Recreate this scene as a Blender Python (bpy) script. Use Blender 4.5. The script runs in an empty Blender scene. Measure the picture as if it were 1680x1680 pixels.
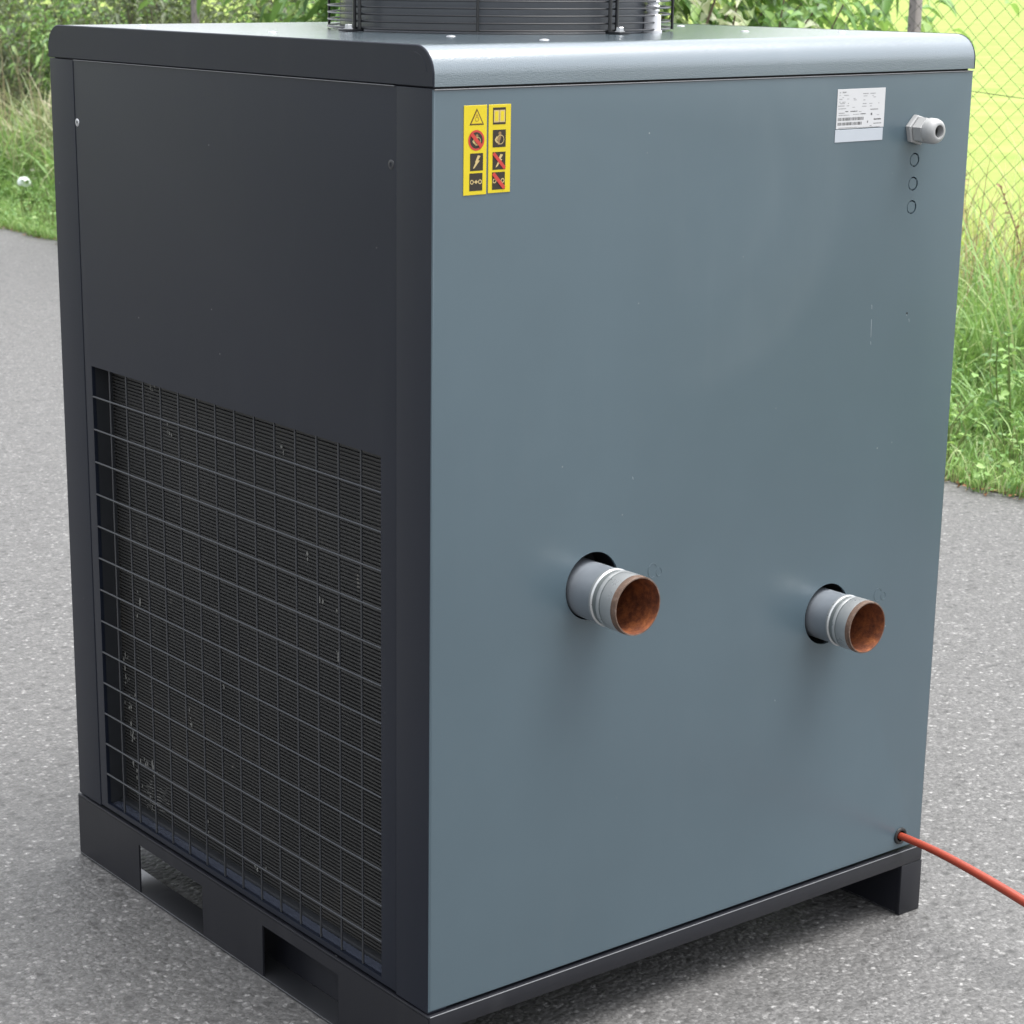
import bpy, bmesh, math, random
import numpy as np
from mathutils import Vector, Matrix

scene = bpy.context.scene
col = scene.collection
PI = math.pi
R = math.radians

# ------------------------------------------------------------------ camera
cam_data = bpy.data.cameras.new('camera')
cam = bpy.data.objects.new('camera', cam_data)
col.objects.link(cam)
scene.camera = cam
RIGHT = Vector((0.79728192, -0.60357095, 0.00660691))
UP = Vector((0.15292232, 0.21256584, 0.96510649))
FWD = Vector((0.58391464, 0.76845161, -0.26177437))
EYE = Vector((-1.5175, -2.0306, 1.4371))
mw = Matrix.Identity(4)
for i in range(3):
    mw[i][0] = RIGHT[i]; mw[i][1] = UP[i]; mw[i][2] = -FWD[i]; mw[i][3] = EYE[i]
cam.matrix_world = mw
cam_data.sensor_width = 36.0
cam_data.lens = 3498.9 / 1680.0 * 36.0
cam_data.shift_x = (840 - 733.98) / 1680.0
cam_data.shift_y = (893.98 - 840) / 1680.0
cam_data.clip_start = 0.05
cam_data.clip_end = 2000
cam_data.dof.use_dof = True
cam_data.dof.focus_distance = 2.9
cam_data.dof.aperture_fstop = 19.0

# ------------------------------------------------------------------ world, sun, exposure
SUN_EL = R(74)
SUN_AZ = Vector((0.70, -0.50, 0)).normalized()      # direction towards the sun on the ground plane
w = bpy.data.worlds.new('World')
scene.world = w
w.use_nodes = True
nt = w.node_tree
nt.nodes.clear()
sky = nt.nodes.new('ShaderNodeTexSky')
sky.sky_type = 'NISHITA'
sky.sun_disc = False
sky.sun_elevation = SUN_EL
sky.sun_rotation = math.atan2(SUN_AZ.x, SUN_AZ.y)
sky.air_density = 1.0
sky.dust_density = 4.0
sky.ozone_density = 1.0
hs = nt.nodes.new('ShaderNodeHueSaturation')        # overcast: a nearly white sky
hs.inputs['Saturation'].default_value = 0.22
bg = nt.nodes.new('ShaderNodeBackground')
bg.inputs['Strength'].default_value = 0.15
wo = nt.nodes.new('ShaderNodeOutputWorld')
nt.links.new(sky.outputs[0], hs.inputs['Color'])
nt.links.new(hs.outputs[0], bg.inputs['Color'])
nt.links.new(bg.outputs[0], wo.inputs['Surface'])

sun_data = bpy.data.lights.new('sun', 'SUN')
sun_data.energy = 1.45
sun_data.angle = R(45)
sun_data.color = (1.0, 0.975, 0.94)
sun = bpy.data.objects.new('sun', sun_data)
col.objects.link(sun)
sd = Vector((SUN_AZ.x * math.cos(SUN_EL), SUN_AZ.y * math.cos(SUN_EL), math.sin(SUN_EL)))
sun.rotation_euler = sd.to_track_quat('Z', 'Y').to_euler()
sun.location = sd * 20

scene.view_settings.view_transform = 'Standard'
scene.view_settings.look = 'None'
scene.view_settings.gamma = 1.0
scene.view_settings.use_curve_mapping = False
scene.view_settings.exposure = 1.55

# ------------------------------------------------------------------ materials
class NT:
    def __init__(s, name):
        s.m = bpy.data.materials.new(name); s.m.use_nodes = True
        s.t = s.m.node_tree; s.t.nodes.clear()
        s.out = s.n('ShaderNodeOutputMaterial')
    def n(s, typ, **kw):
        nd = s.t.nodes.new(typ)
        for k, v in kw.items():
            if k[0] == '_': nd.inputs[k[1:]].default_value = v
            else: setattr(nd, k, v)
        return nd
    def l(s, a, b): s.t.links.new(a, b)
    def coords(s): return s.n('ShaderNodeTexCoord').outputs['Object']
    def noise(s, vec, scale, detail=3, rough=.5):
        nd = s.n('ShaderNodeTexNoise'); nd.inputs['Scale'].default_value = scale
        nd.inputs['Detail'].default_value = detail; nd.inputs['Roughness'].default_value = rough
        s.l(vec, nd.inputs['Vector']); return nd.outputs['Fac']
    def ramp(s, fac, stops):
        nd = s.n('ShaderNodeValToRGB'); cr = nd.color_ramp
        while len(cr.elements) > 1: cr.elements.remove(cr.elements[-1])
        for i, (p, c) in enumerate(stops):
            e = cr.elements[0] if i == 0 else cr.elements.new(p)
            e.position = p
            e.color = (c, c, c, 1) if not hasattr(c, '__len__') else (*c, 1)
        s.l(fac, nd.inputs['Fac']); return nd.outputs['Color']
    def mix(s, fac, a, b, mode='MIX'):
        nd = s.n('ShaderNodeMix', data_type='RGBA', blend_type=mode)
        for v, i in ((fac, 0), (a, 6), (b, 7)):
            if hasattr(v, 'node'): s.l(v, nd.inputs[i])
            else: nd.inputs[i].default_value = v if i == 0 else ((*v, 1) if len(v) == 3 else v)
        return nd.outputs[2]
    def mapr(s, v, a, b, c, d):
        nd = s.n('ShaderNodeMapRange')
        for i, x in enumerate((a, b, c, d)): nd.inputs[i + 1].default_value = x
        s.l(v, nd.inputs[0]); return nd.outputs[0]
    def bsdf(s, base, rough=.5, metal=0., spec=.5, height=None, bump=.1, dist=.001):
        b = s.n('ShaderNodeBsdfPrincipled')
        for v, k in ((base, 'Base Color'), (rough, 'Roughness'), (metal, 'Metallic'), (spec, 'Specular IOR Level')):
            if hasattr(v, 'node'): s.l(v, b.inputs[k])
            else: b.inputs[k].default_value = (*v, 1) if hasattr(v, '__len__') else v
        if height is not None:
            bp = s.n('ShaderNodeBump'); bp.inputs['Strength'].default_value = bump
            bp.inputs['Distance'].default_value = dist
            s.l(height, bp.inputs['Height']); s.l(bp.outputs[0], b.inputs['Normal'])
        return b
    def done(s, sh): s.l(sh.outputs[0], s.out.inputs['Surface']); return s.m

def plain(name, c, rough=.5, metal=0., spec=.5, var=.12, scale=60):
    t = NT(name); v = t.coords(); n = t.noise(v, scale, 4)
    base = t.mix(n, [x * (1 - var) for x in c], [min(1, x * (1 + var)) for x in c])
    return t.done(t.bsdf(base, rough, metal, spec))

def paint(name, c, rough=.4, grain=.12, scratch=False, dust=.03, spec=.5, coat=0., crough=.15):
    """powder coated sheet steel: fine orange peel, faint smears, a few dust marks"""
    t = NT(name); v = t.coords()
    big = t.noise(v, 2.3, 4, .6)
    mp = t.n('ShaderNodeMapping'); mp.inputs['Scale'].default_value = (1.6, 1.6, .35); t.l(v, mp.inputs['Vector'])
    streak = t.noise(mp.outputs[0], 9, 5, .65)
    base = t.mix(t.mapr(big, .35, .7, 0, 1), [x * .95 for x in c], [x * 1.05 for x in c])
    base = t.mix(t.mapr(streak, .55, .8, 0, dust), base, (.45, .45, .44))
    vo = t.n('ShaderNodeTexVoronoi'); vo.inputs['Scale'].default_value = 42; t.l(v, vo.inputs['Vector'])
    speck = t.mapr(vo.outputs['Distance'], .035, .06, .45, 0)
    keep = t.mapr(t.noise(v, 7, 2), .6, .66, 0, 1)
    mm = t.n('ShaderNodeMath', operation='MULTIPLY'); t.l(speck, mm.inputs[0]); t.l(keep, mm.inputs[1])
    base = t.mix(mm.outputs[0], base, (.42, .42, .4))
    if scratch:
        # wiped arcs left by a cloth on the upper right of the panel
        mp2 = t.n('ShaderNodeVectorMath', operation='SUBTRACT'); t.l(v, mp2.inputs[0]); mp2.inputs[1].default_value = (.44, 0, 1.165)
        ln = t.n('ShaderNodeVectorMath', operation='LENGTH'); t.l(mp2.outputs[0], ln.inputs[0])
        def mul(a, b):
            m = t.n('ShaderNodeMath', operation='MULTIPLY')
            for k, q in enumerate((a, b)):
                if hasattr(q, 'node'): t.l(q, m.inputs[k])
                else: m.inputs[k].default_value = q
            return m.outputs[0]
        arc = mul(t.mapr(ln.outputs['Value'], .12, .245, 0, 1), t.mapr(ln.outputs['Value'], .25, .285, 1, 0))
        arc2 = mul(t.mapr(ln.outputs['Value'], .05, .125, 0, 1), t.mapr(ln.outputs['Value'], .13, .16, 1, 0))
        sx = t.n('ShaderNodeSeparateXYZ'); t.l(mp2.outputs[0], sx.inputs[0])
        side = mul(t.mapr(sx.outputs['X'], -.08, .08, 0, 1), t.mapr(streak, .30, .62, .35, 1))
        base = t.mix(mul(mul(arc, side), .032), base, (.45, .48, .48))
        base = t.mix(mul(mul(arc2, side), .02), base, (.45, .48, .48))
    g = t.noise(v, 650, 2, .5)
    rr = t.mapr(big, .3, .7, rough - .01, rough + .04)
    b = t.bsdf(base, rr, 0, spec, g, grain, .0006)
    if coat:                                                     # clear gloss of the baked coat
        b.inputs['Coat Weight'].default_value = coat
        b.inputs['Coat Roughness'].default_value = crough
        b.inputs['Coat IOR'].default_value = 1.6
        t.l(b.inputs['Normal'].links[0].from_socket, b.inputs['Coat Normal'])
    return t.done(b)

M = {}
M['front'] = paint('blue_grey_powder_coat', (.067, .099, .119), .29, .14, True, coat=.20, crough=.24, dust=.010)
M['cover'] = paint('blue_grey_cover_coat', (.080, .113, .136), .19, .55, spec=1.0, coat=1.0, crough=.16)
M['dark'] = paint('charcoal_powder_coat', (.0066, .0094, .0172), .38, .12, dust=.008, spec=.33)
M['base'] = paint('dark_base_paint', (.0105, .0112, .0150), .38, .10, dust=.015, spec=.4)
M['edge'] = paint('charcoal_bar_paint', (.022, .024, .028), .36, .05)
M['black'] = plain('black_plastic', (.012, .012, .013), .45)
M['rod'] = plain('black_coated_wire', (.010, .011, .013), .32)
M['glint'] = plain('edge_glint_grey', (.16, .165, .175), .4, .3, scale=200)  # light grey that paints the sky highlight along top edges
M['inside'] = plain('dark_interior', (.010, .010, .011), .8)
M['grey_plastic'] = plain('light_grey_plastic', (.30, .305, .305), .42, var=.05)
M['white_plastic'] = plain('white_conduit_plastic', (.60, .60, .62), .4, var=.04)
M['zinc'] = plain('zinc_screw', (.55, .56, .58), .35, .9, scale=300)
M['shroud'] = plain('shroud_paint', (.085, .092, .104), .26, .0, scale=20)
M['yellow'] = plain('yellow_print', (.55, .435, .008), .4, var=.04)
M['pict'] = plain('black_print', (.018, .012, .007), .5)
M['cream'] = plain('cream_print', (.46, .35, .15), .5)
M['red'] = plain('red_print', (.42, .035, .025), .5, var=.06)
M['tan'] = plain('ochre_print', (.22, .13, .05), .5)
M['orange'] = plain('orange_print', (.30, .17, .015), .5)
M['label'] = plain('white_label', (.50, .505, .515), .35, var=.02)
M['label2'] = plain('clear_film_label', (.40, .43, .47), .25, var=.04)
M['ink'] = plain('grey_ink', (.06, .06, .06), .5, var=.3, scale=900)
M['faint'] = plain('faint_ink', (.20, .20, .205), .5, var=.3, scale=900)
M['hose'] = plain('orange_red_rubber', (.25, .036, .017), .46, var=.12, scale=40)

M['ledge'] = plain('sky_lit_ledge_paint', (.050, .058, .080), .26)  # sky light on the ledge is put into this lighter, bluish colour
M['bar_top'] = plain('sky_lit_bar_paint', (.027, .030, .035), .38)  # bar paint lightened for the sky light caught by the level wires
M['cheek'] = plain('cheek_paint', (.018, .020, .023), .5)
M['flange'] = plain('smooth_flange_paint', (.03, .031, .034), .16, .0, 1.0)
M['coil_back'] = plain('coil_back', (.046, .046, .046), .7)
def mk_fins():
    t = NT('condenser_fins'); v = t.coords()
    big = t.noise(v, 5, 5, .7)
    base = t.ramp(big, [(.3, (.028, .0285, .028)), (.55, (.038, .038, .037)), (.75, (.050, .047, .041))])
    mp = t.n('ShaderNodeMapping'); mp.inputs['Scale'].default_value = (1, 1, .45); t.l(v, mp.inputs['Vector'])
    n = t.noise(mp.outputs[0], 36, 4, .65)
    base = t.mix(t.mapr(n, .68, .74, 0, .6), base, (.25, .24, .21))
    return t.done(t.bsdf(base, .55, .2, .5))
M['fins'] = mk_fins()

def mk_galv(name, c, dull, metal=.75):
    t = NT(name); v = t.coords()
    n = t.noise(v, 60, 5, .6); n2 = t.noise(v, 260, 2)
    base = t.mix(n, [x * .84 for x in c], c)
    return t.done(t.bsdf(base, t.mapr(n, .3, .7, dull - .05, dull + .08), metal, .5))
M['galv'] = mk_galv('galvanised_steel', (.46, .475, .48), .30, .6)
M['galv_dull'] = mk_galv('dull_grey_primer', (.27, .30, .335), .34, .35)
M['groove'] = mk_galv('shaded_groove_zinc', (.24, .26, .26), .45)  # galvanised tone darkened to paint the shade inside the grooves
def mk_rust(name, stops, sc):
    t = NT(name); v = t.coords()
    n = t.noise(v, sc, 6, .7)
    base = t.ramp(n, stops)
    g = t.noise(v, sc * 6, 4)
    return t.done(t.bsdf(base, .7, .1, .4, g, .4, .0015))
M['rust'] = mk_rust('rusty_bore', [(.3, (.05, .015, .008)), (.48, (.13, .038, .014)), (.62, (.23, .072, .022)), (.74, (.31, .12, .04)), (.82, (.08, .025, .011))], 55)
M['rust_edge'] = mk_rust('rusty_thread', [(.3, (.07, .048, .038)), (.52, (.115, .072, .052)), (.75, (.21, .175, .155))], 70)

def mk_asphalt():
    t = NT('worn_asphalt'); v = t.coords()
    wob = t.n('ShaderNodeTexNoise'); wob.inputs['Scale'].default_value = 60; wob.inputs['Detail'].default_value = 4; t.l(v, wob.inputs['Vector'])
    wm = t.n('ShaderNodeVectorMath', operation='MULTIPLY_ADD'); t.l(wob.outputs['Color'], wm.inputs[0])
    wm.inputs[1].default_value = (0.0076, 0.0076, 0.0000); t.l(v, wm.inputs[2])
    vv = wm.outputs[0]
    big = t.noise(v, .8, 6, .65); mid = t.noise(v, 7, 6, .7)
    base = t.mix(t.mapr(big, .3, .7, 0, 1), (0.0854, 0.0844, 0.0831), (0.1150, 0.1136, 0.1119))
    base = t.mix(t.mapr(mid, .38, .72, 0, .6), base, (0.0685, 0.0677, 0.0667))
    patch = t.noise(v, 38, 4, .7)
    base = t.mix(t.mapr(patch, .40, .62, .65, 0), base, (0.0543, 0.0537, 0.0529))
    base = t.mix(t.mapr(patch, .55, .72, 0, .35), base, (0.1555, 0.1536, 0.1513))
    stain = t.noise(v, 2.1, 5, .6)
    base = t.mix(t.mapr(stain, .52, .68, 0, .6), base, (0.0653, 0.0646, 0.0636))
    def cells(scale):
        vo = t.n('ShaderNodeTexVoronoi'); vo.inputs['Scale'].default_value = scale; t.l(vv, vo.inputs['Vector'])
        sep = t.n('ShaderNodeSeparateColor'); t.l(vo.outputs['Color'], sep.inputs[0]); return vo, sep
    vo, sep = cells(120)
    stone = t.ramp(sep.outputs[0], [(0, (0.0285, 0.0281, 0.0277)), (.22, (0.0593, 0.0586, 0.0577)), (.55, (0.1043, 0.1031, 0.1016)), (.82, (0.1496, 0.1479, 0.1457)), (.95, (0.2087, 0.2062, 0.2031)), (1, (0.2917, 0.2883, 0.2839))])
    base = t.mix(t.mapr(vo.outputs['Distance'], .35, .6, .8, .15), base, stone)
    vo3, sep3 = cells(250)
    grit = t.ramp(sep3.outputs[1], [(0, (0.0320, 0.0317, 0.0312)), (.3, (0.0702, 0.0694, 0.0683)), (.7, (0.1150, 0.1136, 0.1119)), (1, (0.2087, 0.2062, 0.2031))])
    base = t.mix(t.mapr(vo3.outputs['Distance'], .3, .6, .55, .1), base, grit)
    vo2, sp2 = cells(44)
    def spot(chan, lo, hi, d0, d1, amt):
        m1 = t.n('ShaderNodeMath', operation='MULTIPLY'); t.l(t.mapr(sp2.outputs[chan], lo, hi, 0, 1), m1.inputs[0])
        t.l(t.mapr(vo2.outputs['Distance'], d0, d1, amt, 0), m1.inputs[1]); return m1.outputs[0]
    pit = spot(1, .66, .78, .14, .48, .85)
    base = t.mix(pit, base, (0.0297, 0.0293, 0.0289))
    vo4, sp4 = cells(74)
    m4 = t.n('ShaderNodeMath', operation='MULTIPLY'); t.l(t.mapr(sp4.outputs[2], .84, .93, 0, 1), m4.inputs[0])
    t.l(t.mapr(vo4.outputs['Distance'], .12, .40, .85, 0), m4.inputs[1])
    m5 = t.n('ShaderNodeMath', operation='MULTIPLY'); t.l(m4.outputs[0], m5.inputs[0]); t.l(t.mapr(t.noise(v, 210, 3), .40, .55, .15, 1), m5.inputs[1])
    chip = m5.outputs[0]
    base = t.mix(chip, base, (0.3843, 0.3798, 0.3741))
    fine = t.noise(v, 300, 5, .7)
    base = t.mix(t.mapr(fine, .35, .6, .6, 0), base, (0.0422, 0.0417, 0.0411))
    base = t.mix(t.mapr(fine, .56, .72, 0, .4), base, (0.1945, 0.1922, 0.1893))
    hm = t.n('ShaderNodeMath', operation='SUBTRACT'); hm.inputs[0].default_value = 1; t.l(vo.outputs['Distance'], hm.inputs[1])
    h2 = t.n('ShaderNodeMath', operation='SUBTRACT'); t.l(hm.outputs[0], h2.inputs[0]); t.l(pit, h2.inputs[1])
    return t.done(t.bsdf(base, .66, 0, .7, h2.outputs[0], .5, .004))
M['asphalt'] = mk_asphalt()

def mk_ground(name, stops, sc, rough=.9):
    t = NT(name); v = t.coords(); n = t.noise(v, sc, 8, .65)
    return t.done(t.bsdf(t.ramp(n, stops), rough, 0, .2, n, .5, .02))
M['soil'] = mk_ground('verge_soil', [(.3, (.045, .04, .025)), (.5, (.075, .085, .03)), (.7, (.11, .10, .06))], 9)
M['meadow'] = mk_ground('mown_meadow', [(.3, (.165, .245, .048)), (.5, (.215, .285, .066)), (.7, (.27, .325, .095))], 1.3)

def mk_leaf(name, stops, trans=.35, rough=.45):
    """leaf colour from a random number stored per leaf, light passing through"""
    t = NT(name)
    at = t.n('ShaderNodeAttribute', attribute_name='tint')
    c = t.ramp(at.outputs['Fac'], stops)
    b = t.bsdf(c, rough, 0, .4)
    tr = t.n('ShaderNodeBsdfTranslucent')
    c2 = t.mix(.5, c, (.30, .42, .05), 'MIX')
    t.l(t.mix(.5, c, c2), tr.inputs['Color'])
    mx = t.n('ShaderNodeMixShader'); mx.inputs[0].default_value = trans
    t.l(b.outputs[0], mx.inputs[1]); t.l(tr.outputs[0], mx.inputs[2])
    t.l(mx.outputs[0], t.out.inputs['Surface']); return t.m
M['grass'] = mk_leaf('grass_blades', [(0, (0.099, 0.199, 0.049)), (.4, (0.171, 0.320, 0.089)), (.75, (0.269, 0.427, 0.138)), (.9, (0.370, 0.458, 0.196)), (1, (0.454, 0.458, 0.314))])
M['weed'] = mk_leaf('weed_leaves', [(0, (0.083, 0.180, 0.056)), (.5, (0.167, 0.314, 0.094)), (.85, (0.278, 0.448, 0.131)), (1, (0.361, 0.490, 0.206))])
M['pale'] = mk_leaf('pale_leaves', [(0, (0.206, 0.275, 0.131)), (.5, (0.375, 0.458, 0.261)), (1, (0.600, 0.600, 0.478))])
M['lime'] = mk_leaf('lime_leaves', [(0, (0.200, 0.290, 0.062)), (.5, (0.400, 0.499, 0.104)), (1, (0.492, 0.528, 0.186))])
M['hedge'] = mk_leaf('hedge_leaves', [(0, (0.050, 0.073, 0.034)), (.5, (0.101, 0.139, 0.069)), (1, (0.167, 0.196, 0.115))])
M['dry'] = mk_leaf('dry_stalks', [(0, (0.319, 0.165, 0.109)), (.4, (0.525, 0.348, 0.239)), (.8, (0.600, 0.512, 0.348)), (1, (0.488, 0.531, 0.196))], .25)
M['reed'] = mk_leaf('reed_blades', [(0, (0.150, 0.190, 0.087)), (.5, (0.270, 0.307, 0.157)), (.8, (0.405, 0.395, 0.243)), (1, (0.480, 0.410, 0.314))], .3)
M['deadleaf'] = mk_leaf('dead_leaves', [(0, (.14, .06, .03)), (.5, (.26, .13, .06)), (1, (.42, .29, .14))], .15)
M['petal'] = plain('white_petals', (.80, .86, .84), .6, var=.03)
M['bark'] = plain('grey_brown_bark', (.12, .09, .065), .9, var=.35, scale=80)
M['post'] = plain('weathered_post', (.23, .205, .205), .8, var=.18, scale=40)
M['wire'] = plain('grey_wire', (.055, .06, .05), .5, .3, scale=200)

# ------------------------------------------------------------------ object helpers
def link(o, parent=None):
    col.objects.link(o)
    if parent is not None:
        o.parent = parent
        if parent.type == 'EMPTY':
            o.matrix_parent_inverse = Matrix.Translation(-Vector(parent.location))
    return o

def obj(name, bm, mats, parent=None, smooth=35):
    me = bpy.data.meshes.new(name)
    bmesh.ops.recalc_face_normals(bm, faces=bm.faces[:])
    bm.to_mesh(me); bm.free()
    for m in (mats if isinstance(mats, (list, tuple)) else [mats]): me.materials.append(m)
    if smooth:
        me.polygons.foreach_set('use_smooth', [True] * len(me.polygons))
        me.set_sharp_from_angle(angle=R(smooth))
    return link(bpy.data.objects.new(name, me), parent)

def tag(o, label=None, cat=None, group=None, kind=None):
    for k, v in (('label', label), ('category', cat), ('group', group), ('kind', kind)):
        if v: o[k] = v
    return o

def empty(name, loc, label, cat, group=None):
    o = bpy.data.objects.new(name, None); o.location = loc; o.empty_display_size = .1
    col.objects.link(o)
    return tag(o, label, cat, group)

def box(bm, x0, x1, y0, y1, z0, z1, bev=0, seg=2, mi=0):
    vs = [bm.verts.new((x, y, z)) for x in (x0, x1) for y in (y0, y1) for z in (z0, z1)]
    fs = [bm.faces.new([vs[i] for i in f]) for f in ((0, 1, 3, 2), (4, 6, 7, 5), (0, 4, 5, 1), (2, 3, 7, 6), (0, 2, 6, 4), (1, 5, 7, 3))]
    for f in fs: f.material_index = mi
    if bev:
        es = list({e for f in fs for e in f.edges})
        bmesh.ops.bevel(bm, geom=es, offset=bev, segments=seg, affect='EDGES', profile=.5)
    return bm

def nbox(*a, **k):
    bm = bmesh.new(); box(bm, *a, **k); return bm

def tube(bm, pts, rad, sides=8, caps=True, mi=0):
    pts = [Vector(p) for p in pts]
    n = len(pts)
    rads = rad if hasattr(rad, '__len__') else [rad] * n
    rings = []
    up = None
    for i, p in enumerate(pts):
        d = (pts[min(i + 1, n - 1)] - pts[max(i - 1, 0)]).normalized()
        if up is None:
            up = d.orthogonal().normalized()
        up = (up - d * up.dot(d))
        up = up.normalized() if up.length > 1e-6 else d.orthogonal().normalized()
        s = d.cross(up)
        rings.append([bm.verts.new(p + (up * math.cos(2 * PI * k / sides) + s * math.sin(2 * PI * k / sides)) * rads[i]) for k in range(sides)])
    for a, b in zip(rings, rings[1:]):
        for k in range(sides):
            f = bm.faces.new((a[k], a[(k + 1) % sides], b[(k + 1) % sides], b[k])); f.material_index = mi
    if caps:
        bm.faces.new(rings[0][::-1]).material_index = mi; bm.faces.new(rings[-1]).material_index = mi
    return bm

def ring_tube(bm, c, r, rad, n=72, sides=6):
    """closed wire ring lying level"""
    rings = []
    for i in range(n):
        a = 2 * PI * i / n
        e = Vector((math.cos(a), math.sin(a), 0))
        rings.append([bm.verts.new(Vector(c) + e * (r + rad * math.cos(2 * PI * k / sides)) + Vector((0, 0, rad * math.sin(2 * PI * k / sides)))) for k in range(sides)])
    for i in range(n):
        a, b = rings[i], rings[(i + 1) % n]
        for k in range(sides):
            bm.faces.new((a[k], a[(k + 1) % sides], b[(k + 1) % sides], b[k]))
    return bm

def lathe(bm, c, axis, prof, n=48, mis=None, caps=False):
    """prof: (distance along axis, radius); mis: material per segment"""
    ax = Vector(axis).normalized(); u = ax.orthogonal().normalized(); v = ax.cross(u); c = Vector(c)
    rings = [[bm.verts.new(c + ax * d + (u * math.cos(2 * PI * k / n) + v * math.sin(2 * PI * k / n)) * r) for k in range(n)] for d, r in prof]
    for i, (a, b) in enumerate(zip(rings, rings[1:])):
        for k in range(n):
            f = bm.faces.new((a[k], a[(k + 1) % n], b[(k + 1) % n], b[k]))
            if mis: f.material_index = mis[i]
    if caps:
        bm.faces.new(rings[0][::-1]); bm.faces.new(rings[-1])
    return bm

def circle(c, r, n=48): return [(c[0] + r * math.cos(2 * PI * k / n), c[1] + r * math.sin(2 * PI * k / n)) for k in range(n)]

def sheet(fn, x0, x1, z0, z1, holes=(), r=.002, depth=.012, hole_depth=.004):
    """flat sheet panel with rolled edges and real holes; fn(u, v, w) maps to the world, w = depth behind the face"""
    bm = bmesh.new()
    def loop(pts, w=0):
        vs = [bm.verts.new(fn(a, b, w)) for a, b in pts]
        return vs
    outer = [(x0 + r, z0 + r), (x1 - r, z0 + r), (x1 - r, z1 - r), (x0 + r, z1 - r)]
    loops = [loop(outer)] + [loop(h) for h in holes]
    es = []
    for L in loops:
        for i in range(len(L)): es.append(bm.edges.new((L[i], L[(i + 1) % len(L)])))
    bmesh.ops.triangle_fill(bm, edges=es, use_beauty=True)
    prev = loops[0]
    steps = [(r * (1 - math.sin(a)), r * (1 - math.cos(a))) for a in (PI / 8, PI / 4, 3 * PI / 8, PI / 2)] + [(0, depth)]
    for ins, w in steps:
        L = loop([(x0 + ins, z0 + ins), (x1 - ins, z0 + ins), (x1 - ins, z1 - ins), (x0 + ins, z1 - ins)], w)
        for i in range(4): bm.faces.new((prev[i], prev[(i + 1) % 4], L[(i + 1) % 4], L[i]))
        prev = L
    for h, hl in zip(holes, loops[1:]):
        L = loop(h, hole_depth); n = len(L)
        for i in range(n): bm.faces.new((hl[i], hl[(i + 1) % n], L[(i + 1) % n], L[i]))
    return bm

# ================================================================== THE SETTING
def ground_sheet(name, x0, x1, y0, y1, z, mat, kind='structure', edge=None, step=.12):
    bm = bmesh.new()
    if edge is None:
        bm.faces.new([bm.verts.new(p) for p in ((x0, y0, z), (x1, y0, z), (x1, y1, z), (x0, y1, z))])
    else:
        n = int((y1 - y0) / step); prev = None
        for i in range(n + 1):
            y = y0 + (y1 - y0) * i / n
            a, b = bm.verts.new((edge(y), y, z)), bm.verts.new((x1, y, z))
            if prev: bm.faces.new((prev[0], prev[1], b, a))
            prev = (a, b)
    o = obj(name, bm, mat, smooth=0)
    return tag(o, kind=kind)

def edge_x(y):
    base = 3.24 + .062 * max(0, min(y, 12))
    return base + .045 * math.sin(y * 2.1) + .03 * math.sin(y * 5.3 + 1) + .018 * math.sin(y * 13.7) + .01 * math.sin(y * 31)

ground_sheet('meadow', -500, 500, -500, 500, -.02, M['meadow'])
ground_sheet('asphalt_yard', -90, 4.6, -90, 60, 0, M['asphalt'])
ground_sheet('asphalt_yard', 4.6, 90, -90, -4.2, 0, M['asphalt'])  # unseen widening, added to keep green meadow out of the cabinet's reflections
ground_sheet('verge_ground', 0, 5.95, -4.2, 40, .003, M['soil'], edge=edge_x)

# ================================================================== THE DRYER CABINET
W, D = .9637, .9704
ZC, ZT = 1.301, 1.3487
BASE_T = .1088
dryer = empty('air_dryer', (W / 2, D / 2, 0), 'large steel air dryer cabinet with blue grey front, charcoal side grille and roof fan', 'machine')

# ---- base: two fork pocket beams, front and rear rail
FORK = [(.2075, .404), (.574, .7695)]
def beam(x_out, x_in, sgn, inner):
    """folded side beam: outer web with two fork openings, floor flange, top flange"""
    bm = bmesh.new()
    ys = [-.002, FORK[0][0], FORK[0][1], FORK[1][0], FORK[1][1], D + .002]
    for x in ((x_out, x_in) if inner else (x_out,)):
        a, b = (x, x + .003 * sgn) if x == x_out else (x - .003 * sgn, x)
        a, b = min(a, b), max(a, b)
        for i in (0, 2, 4): box(bm, a, b, ys[i], ys[i + 1], .0045, BASE_T - .0035)
        for i in (1, 3): box(bm, a, b, ys[i], ys[i + 1], .0862, BASE_T - .0035)
    a, b = min(x_out, x_in), max(x_out, x_in)
    box(bm, a, b, -.002, D + .002, BASE_T - .0033, BASE_T, .0008)
    bmesh.ops.remove_doubles(bm, verts=bm.verts, dist=1e-6)
    return bm
obj('base_beam', beam(-.002, .0455, 1, False), M['base'], dryer)
for a, b in ((-.002, .0455), (W - .0445, W + .002)):
    obj('floor_flange', nbox(a, b, -.002, D + .002, .001, .0042, bev=.0004, seg=1), M['flange'], dryer)
obj('base_web', nbox(.0425, .0455, -.001, .605, .0046, BASE_T - .0040), M['base'], dryer)
obj('base_beam', beam(W + .002, W - .0445, -1, True), M['base'], dryer)
for y0, y1 in ((-.0042, .030), (D - .03, D + .002)):
    bm = nbox(-.001, W + .001, y0, y1, .0842, BASE_T + .0006, bev=.0012)
    obj('base_rail', bm, M['base'], dryer)
for x0, x1 in ((-.0022, .0457), (W - .0447, W + .0022)):
    obj('base_foot', nbox(x0, x1, -.0044, .004, .0006, .0840, bev=.001), M['base'], dryer)
obj('edge_glint', nbox(-.001, W + .001, -.0049, -.0036, BASE_T - .0004, BASE_T + .0009, bev=.0003, seg=1), M['glint'], dryer)  # pale strip painting the highlight on the rail's top edge
obj('floor_pan', nbox(.005, W - .005, .031, D - .031, BASE_T - .006, BASE_T - .0005), M['inside'], dryer)
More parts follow.
